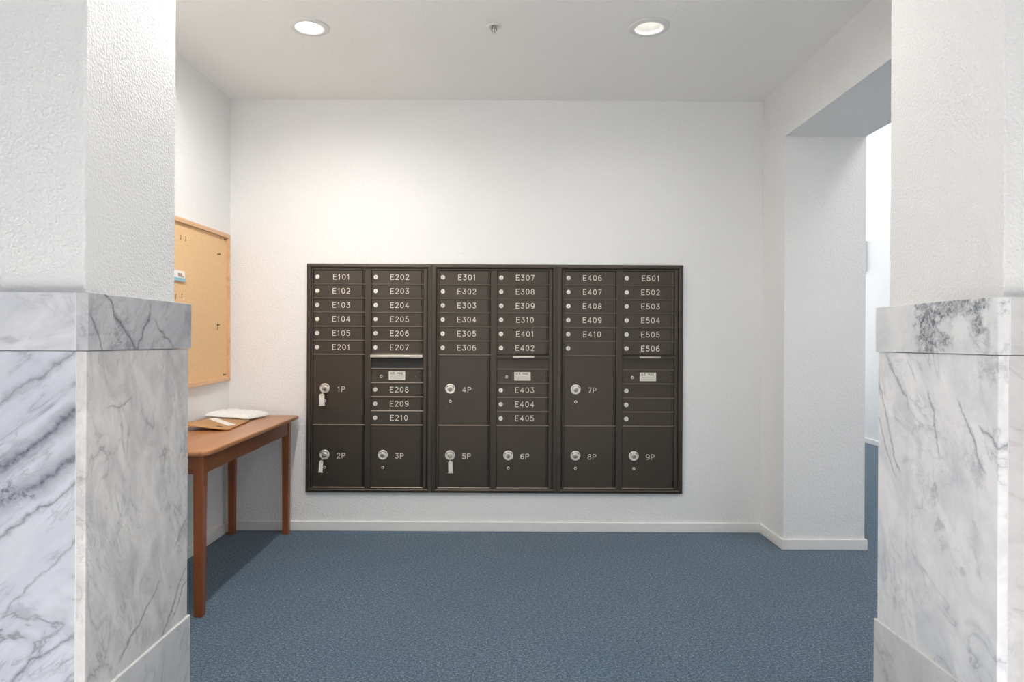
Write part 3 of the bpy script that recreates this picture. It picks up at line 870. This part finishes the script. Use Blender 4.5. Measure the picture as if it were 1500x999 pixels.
locker_key('5P', 0.005, R(2), 0.031, 'key with a pale tag hanging from locker 5P')

# ------------------------------------------------------------------ wooden side table
TZ = 0.722
def side_table():
    L_, W_ = 1.395, 0.44
    r = empty('side_table', (-1.4785, 3.545, 0))
    tag(r, 'long narrow reddish wooden table against the left wall', 'table')
    o = Vector(r.location)
    def wobj(name, m, mat, bev=0, seg=2):
        ob = bpy.data.objects.new(name, m.mesh(name, mat)); COL.objects.link(ob); ob.parent = r
        return bevel(ob, bev, seg)
    hw, hl = W_/2, L_/2
    # top with clipped corners and a rounded edge
    c_ = 0.022; th = 0.022
    out = [(-hw+c_,-hl),(hw-c_,-hl),(hw,-hl+c_),(hw,hl-c_),(hw-c_,hl),(-hw+c_,hl),(-hw,hl-c_),(-hw,-hl+c_)]
    m = MB(); n_ = len(out)
    m.add([(x,y,TZ-th) for x,y in out] + [(x,y,TZ) for x,y in out],
          [tuple(reversed(range(n_))), tuple(range(n_, 2*n_))] + [(i,(i+1)%n_,n_+(i+1)%n_,n_+i) for i in range(n_)])
    wobj('table_top', m, M['wood_top'], 0.008, 4)
    lx, ly0, ly1 = hw - 0.042, -hl + 0.062, hl - 0.034
    a, b = 0.046, 0.036
    for sx in (-1, 1):
        for y, sy in ((ly0, 1), (ly1, -1)):
            x_out = sx * (lx if sx > 0 else hw - 0.024)
            xo, xi = x_out, x_out - sx*a
            cx = (xo + xi)/2; cy = y + sy*a/2
            m = MB()
            m.hexa([(cx-b/2,cy-b/2,0),(cx+b/2,cy-b/2,0),(cx+b/2,cy+b/2,0),(cx-b/2,cy+b/2,0),
                    (cx-a/2,cy-a/2,TZ-th),(cx+a/2,cy-a/2,TZ-th),(cx+a/2,cy+a/2,TZ-th),(cx-a/2,cy+a/2,TZ-th)])
            wobj('leg', m, M['wood_leg'], 0.0025)
    az0, az1 = TZ - th - 0.088, TZ - th - 0.0002
    m = MB(); m.box(lx - 0.028, lx - 0.008, ly0 + a - .002, ly1 - a + .002, az0, az1); wobj('apron', m, M['wood_side_shaded'], 0.001)
    m = MB(); m.box(-hw + 0.034, -hw + 0.054, ly0 + a - .002, ly1 - a + .002, az0, az1); wobj('apron', m, M['wood_side_shaded'], 0.001)
    m = MB(); m.box(-hw + 0.068, lx - a + .002, ly0 + 0.008, ly0 + 0.028, az0, az1); wobj('apron', m, M['wood_side_shaded'], 0.001)
    m = MB(); m.box(-hw + 0.068, lx - a + .002, ly1 - 0.028, ly1 - 0.008, az0, az1); wobj('apron', m, M['wood_side_shaded'], 0.001)
    r.rotation_euler.z = R(1.4)
side_table()

# kraft envelope, slightly lifted at its open near end, with a strip label
def sheet(name, corners, nx, ny, hfun, thick, mat, label=None, cat=None, parent=None, lift=0.0, sharp=True):
    A, B, C, D = [Vector(c) for c in corners]           # A-B-C-D around, on the table plane
    m = MB(); top, bot = [], []
    for j in range(ny+1):
        for i in range(nx+1):
            u, v = i/nx, j/ny
            p = A*(1-u)*(1-v) + B*u*(1-v) + C*u*v + D*(1-u)*v
            zt, zb = hfun(u, v)
            top.append((p.x, p.y, p.z + zt)); bot.append((p.x, p.y, p.z + zb))
    W2 = nx + 1; N = len(top); fs = []
    for j in range(ny):
        for i in range(nx):
            a = j*W2 + i
            fs.append((a, a+1, a+1+W2, a+W2)); fs.append((N+a, N+a+W2, N+a+1+W2, N+a+1))
    ed = [i for i in range(nx+1)] + [j*W2 + nx for j in range(1, ny+1)] + [ny*W2 + i for i in range(nx-1, -1, -1)] + [j*W2 for j in range(ny-1, 0, -1)]
    for a, b in zip(ed, ed[1:] + ed[:1]): fs.append((a, N+a, N+b, b))
    m.add(top + bot, fs, 0, True)
    if parent is None:
        org = (A + B + C + D) / 4
        o = obj(name, m, mat, None, 0, 2, org)
    else: o = obj(name, m, mat, parent)
    return o
def env_h(u, v):
    lift = 0.030 * (1 - u) * (1 - 0.55*v) + 0.002 + 0.001*math.sin(u*5 + v*3)
    return lift + 0.006, lift
ek = empty('kraft_envelope', (-1.56, 3.70, TZ))
tag(ek, 'brown kraft envelope with a white strip label on the table', 'envelope')
ZE = TZ + 0.0006
EC = [(-1.665, 3.46, ZE), (-1.418, 3.50, ZE), (-1.458, 3.90, ZE), (-1.668, 3.90, ZE)]
sheet('paper_sleeve', EC, 12, 14, env_h, 0.003, M['kraft'], parent=ek)
def on_env(u, v):
    A, B, C, D = [Vector(c) for c in EC]
    p = A*(1-u)*(1-v) + B*u*(1-v) + C*u*v + D*(1-u)*v
    return (p.x, p.y, ZE + env_h(u, v)[0])
def env_patch(name, q, mat, h=0.0008):
    (u0,v0),(u1,v1),(u2,v2),(u3,v3) = q
    m = MB(); nx, ny = 8, 3; vs = []
    for j in range(ny+1):
        for i in range(nx+1):
            s, t = i/nx, j/ny
            u = u0*(1-s)*(1-t)+u1*s*(1-t)+u2*s*t+u3*(1-s)*t; v = v0*(1-s)*(1-t)+v1*s*(1-t)+v2*s*t+v3*(1-s)*t
            p = on_env(u, v); vs.append((p[0], p[1], p[2] + h))
    m.add(vs, [(j*(nx+1)+i, j*(nx+1)+i+1, (j+1)*(nx+1)+i+1, (j+1)*(nx+1)+i) for j in range(ny) for i in range(nx)])
    o = obj(name, m, mat, ek)
    so = o.modifiers.new('thickness', 'SOLIDIFY'); so.thickness = 0.0006
env_patch('strip_label', [(0.06, 0.80), (0.86, 0.30), (0.93, 0.48), (0.13, 0.97)], M['paper'])
env_patch('postmark', [(0.66, 0.18), (0.80, 0.12), (0.82, 0.18), (0.68, 0.24)], M['ink'], 0.0007)

def poly_h(u, v):
    e = min(u, 1-u, v, 1-v) * 2
    puff = 0.030 * (1 - (1 - min(1, e*2.6))**2.2)
    wr = 0.004*math.sin(13*u + 5*v) * math.sin(9*v + 2) + 0.003*math.sin(23*v - 7*u) + 0.002*math.sin(41*u)
    edge = max(0, min(1, e*4))
    base_ = 0.013 + 0.010 * (1-u)
    return base_ + 0.003 + puff*0.8 + wr*(0.35 + 0.65*edge), base_ - 0.006*edge
pm = sheet('poly_mailer', [(-1.716, 3.90, ZE + .008), (-1.475, 3.93, ZE - 0.004), (-1.435, 4.16, ZE - 0.005), (-1.700, 4.19, ZE + .004)], 34, 34, poly_h, 0.01, M['poly'])
tag(pm, 'crumpled white plastic mailer bag on the table', 'mailer bag')

# ------------------------------------------------------------------ cork board
def cork_board():
    y0, y1, z0, z1 = 3.00, 4.222, 0.936, 1.836
    r = empty('cork_board', (XL, y1, z0))
    tag(r, 'oak framed cork notice board on the left wall', 'notice board')
    fw, fd = 0.024, 0.026
    x0 = XL + 0.0005
    def prism(p):  # p: list of (y,z) quad
        m = MB()
        m.add([(x0, y, z) for y, z in p] + [(x0 + fd, y, z) for y, z in p],
              [(0,1,2,3), (7,6,5,4), (0,4,5,1), (1,5,6,2), (2,6,7,3), (3,7,4,0)])
        return m
    o_ = [(y0,z0),(y1,z0),(y1,z1),(y0,z1)]; i_ = [(y0+fw,z0+fw),(y1-fw,z0+fw),(y1-fw,z1-fw),(y0+fw,z1-fw)]
    for k in range(4):
        obj('frame_rail' if k % 2 == 0 else 'frame_stile', prism([o_[k], o_[(k+1)%4], i_[(k+1)%4], i_[k]]), M['boardwood'], r, 0.002)
    m = MB(); m.box(x0, x0 + 0.011, y0 + fw - .004, y1 - fw + .004, z0 + fw - .004, z1 - fw + .004)
    obj('cork_panel', m, M['cork'], r)
    xs = x0 + 0.011
    for (y, z, h) in ((3.60, 1.735, 0.026), (3.655, 1.735, 0.026), (3.545, 1.422, 0.026), (3.61, 1.428, 0.024),
                      (4.055, 1.262, 0.030), (4.10, 1.800, 0.016)):
        m = MB(); m.tube([(xs - 0.001, y, z - h/2), (xs + 0.003, y, z - h/2 + 0.002), (xs + 0.003, y + 0.004, z + h/2 - 0.002), (xs - 0.001, y + 0.004, z + h/2)], 0.0013, 6)
        obj('staple', m, M['screw'], r)
    for (y, z) in ((4.07, 1.700), (4.165, 1.800), (4.06, 1.28), (4.15, 0.978)):
        m = MB(); m.lathe((xs - 0.001, y, z), [(0.006, 0), (0.0055, 0.003), (0.0035, 0.004), (0.0030, 0.011), (0.0055, 0.012), (0.0050, 0.0145)], 'X', 12)
        obj('push_pin', m, M['screw'], r)
    r.rotation_euler.x = R(0.75)
    # business card pinned on the board
    cz, cy0, cy1 = 1.523, 3.50, 3.632
    c0 = empty('business_card', (xs + 0.002, cy0, cz - 0.03))
    tag(c0, 'small white and pale blue card pinned to the cork board', 'card')
    m = MB(); m.hexa([(xs+0.001,cy0,cz-0.027),(xs+0.003,cy1,cz-0.027),(xs+0.010,cy1,cz-0.027),(xs+0.008,cy0,cz-0.027),
                      (xs+0.001,cy0,cz+0.028),(xs+0.003,cy1,cz+0.028),(xs+0.005,cy1,cz+0.028),(xs+0.003,cy0,cz+0.028)])
    obj('card_stock', m, M['paper'], c0)
    m = MB(); m.hexa([(xs+0.006,cy0,cz-0.0268),(xs+0.008,cy1,cz-0.0268),(xs+0.0106,cy1,cz-0.0268),(xs+0.0086,cy0,cz-0.0268),
                      (xs+0.006,cy0,cz-0.010),(xs+0.008,cy1,cz-0.010),(xs+0.0091,cy1,cz-0.010),(xs+0.0071,cy0,cz-0.010)])
    obj('blue_band', m, M['blue'], c0)
    m = MB(); m.box(xs + 0.005, xs + 0.0080, cy1 - 0.075, cy1 - 0.035, cz + 0.002, cz + 0.014)
    m.box(xs + 0.005, xs + 0.0083, cy1 - 0.075, cy1 - 0.015, cz - 0.004, cz + 0.001)
    obj('print', m, M['pink'], c0)
cork_board()

# ------------------------------------------------------------------ ceiling fittings
def downlight(pos, deep, label, watts, lensmat):
    x, y = pos
    r = empty('recessed_downlight', (x, y, H))
    tag(r, label, 'ceiling light', 'recessed downlights in the mail room ceiling')
    m = MB()                                               # trim ring with a rounded lip
    n = 40; prof = [(0.074, 0.002), (0.096, -0.0004), (0.0965, -0.003), (0.092, -0.006), (0.075, -0.009), (0.066, -0.008), (0.063, 0.0), (0.060, deep - 0.004), (0.064, deep - 0.004), (0.068, 0.004)]
    base_ = len(m.v)
    for rr, h in prof:
        for k in range(n):
            a = 2*math.pi*k/n; m.v.append((x + rr*math.cos(a), y + rr*math.sin(a), H + h))
    P = len(prof)
    for i in range(P):
        for k in range(n):
            j = (i+1) % P; k2 = (k+1) % n
            m.f.append((i*n+k, i*n+k2, j*n+k2, j*n+k)); m.m.append(0); m.sm.append(True)
    obj('trim_ring', m, M['fixture'], r)
    m = MB(); m.lathe((x, y, H), [(0.0, deep + 0.004), (0.062, deep + 0.003), (0.0615, deep - 0.003), (0.045, deep - 0.006), (0.002, deep - 0.008)], 'Z', 40)
    obj('lens', m, lensmat, r)
    d = bpy.data.lights.new('downlight_bulb', 'SPOT'); d.energy = watts; d.color = (1.0, 0.965, 0.91)
    d.spot_size = R(178); d.spot_blend = 0.8; d.shadow_soft_size = 0.035
    o = bpy.data.objects.new('downlight_bulb', d); COL.objects.link(o); o.parent = r
    o.location = (0, 0, -0.012)
downlight(LAMPS[0], 0.008, 'glaring bright recessed ceiling downlight above the table side', 38, M['lamp_on'])
downlight(LAMPS[1], 0.060, 'recessed ceiling downlight with a visible deep white ring, near the side opening', 9, M['lamp_dim'])

downlight(LAMPS[2], 0.008, 'added unseen fill downlight just inside the pillar beside the table', 72, M['lamp_on'])  # this pair is added out of view to even the room light
downlight(LAMPS[3], 0.008, 'added unseen fill downlight just inside the pillar beside the opening', 16, M['lamp_on'])

r = empty('fire_sprinkler', (SPR[0], SPR[1], H))
tag(r, 'small white and chrome pendent fire sprinkler on the ceiling between the two lights', 'sprinkler')
m = MB(); m.lathe((SPR[0], SPR[1], H), [(0.036, -0.0002), (0.036, -0.003), (0.030, -0.007), (0.021, -0.008), (0.019, -0.003), (0.002, -0.003)], 'Z', 28)
obj('escutcheon', m, M['fixture'], r)
m = MB(); m.lathe((SPR[0], SPR[1], H), [(0.012, -0.003), (0.012, -0.012), (0.008, -0.014), (0.0035, -0.015), (0.0035, -0.034), (0.002, -0.036)], 'Z', 16)
obj('body', m, M['chrome2'], r)
m = MB()
for s in (-1, 1):
    m.tube([(SPR[0] + s*0.010, SPR[1], H - 0.011), (SPR[0] + s*0.0135, SPR[1], H - 0.022), (SPR[0] + s*0.004, SPR[1], H - 0.036)], 0.0022, 6)
obj('frame_arm', m, M['chrome2'], r)
m = MB(); m.lathe((SPR[0], SPR[1], H), [(0.004, -0.035), (0.0135, -0.0375), (0.0135, -0.039), (0.002, -0.040)], 'Z', 20)
obj('deflector', m, M['chrome'], r)

# white box on the far corridor wall, its near edge shows past the jamb
r = empty('wall_box', (XC, 8.28, 2.04))
tag(r, 'white rectangular box on the bright far corridor wall', 'wall box')
m = MB(); m.box(XC - 0.035, XC - 0.0005, 8.115, 8.45, 2.04, 2.40)
obj('housing', m, M['fixture'], r, 0.004)
m = MB(); m.box(XC - 0.041, XC - 0.0345, 8.135, 8.43, 2.06, 2.38)
obj('cover', m, M['fixture'], r, 0.002)
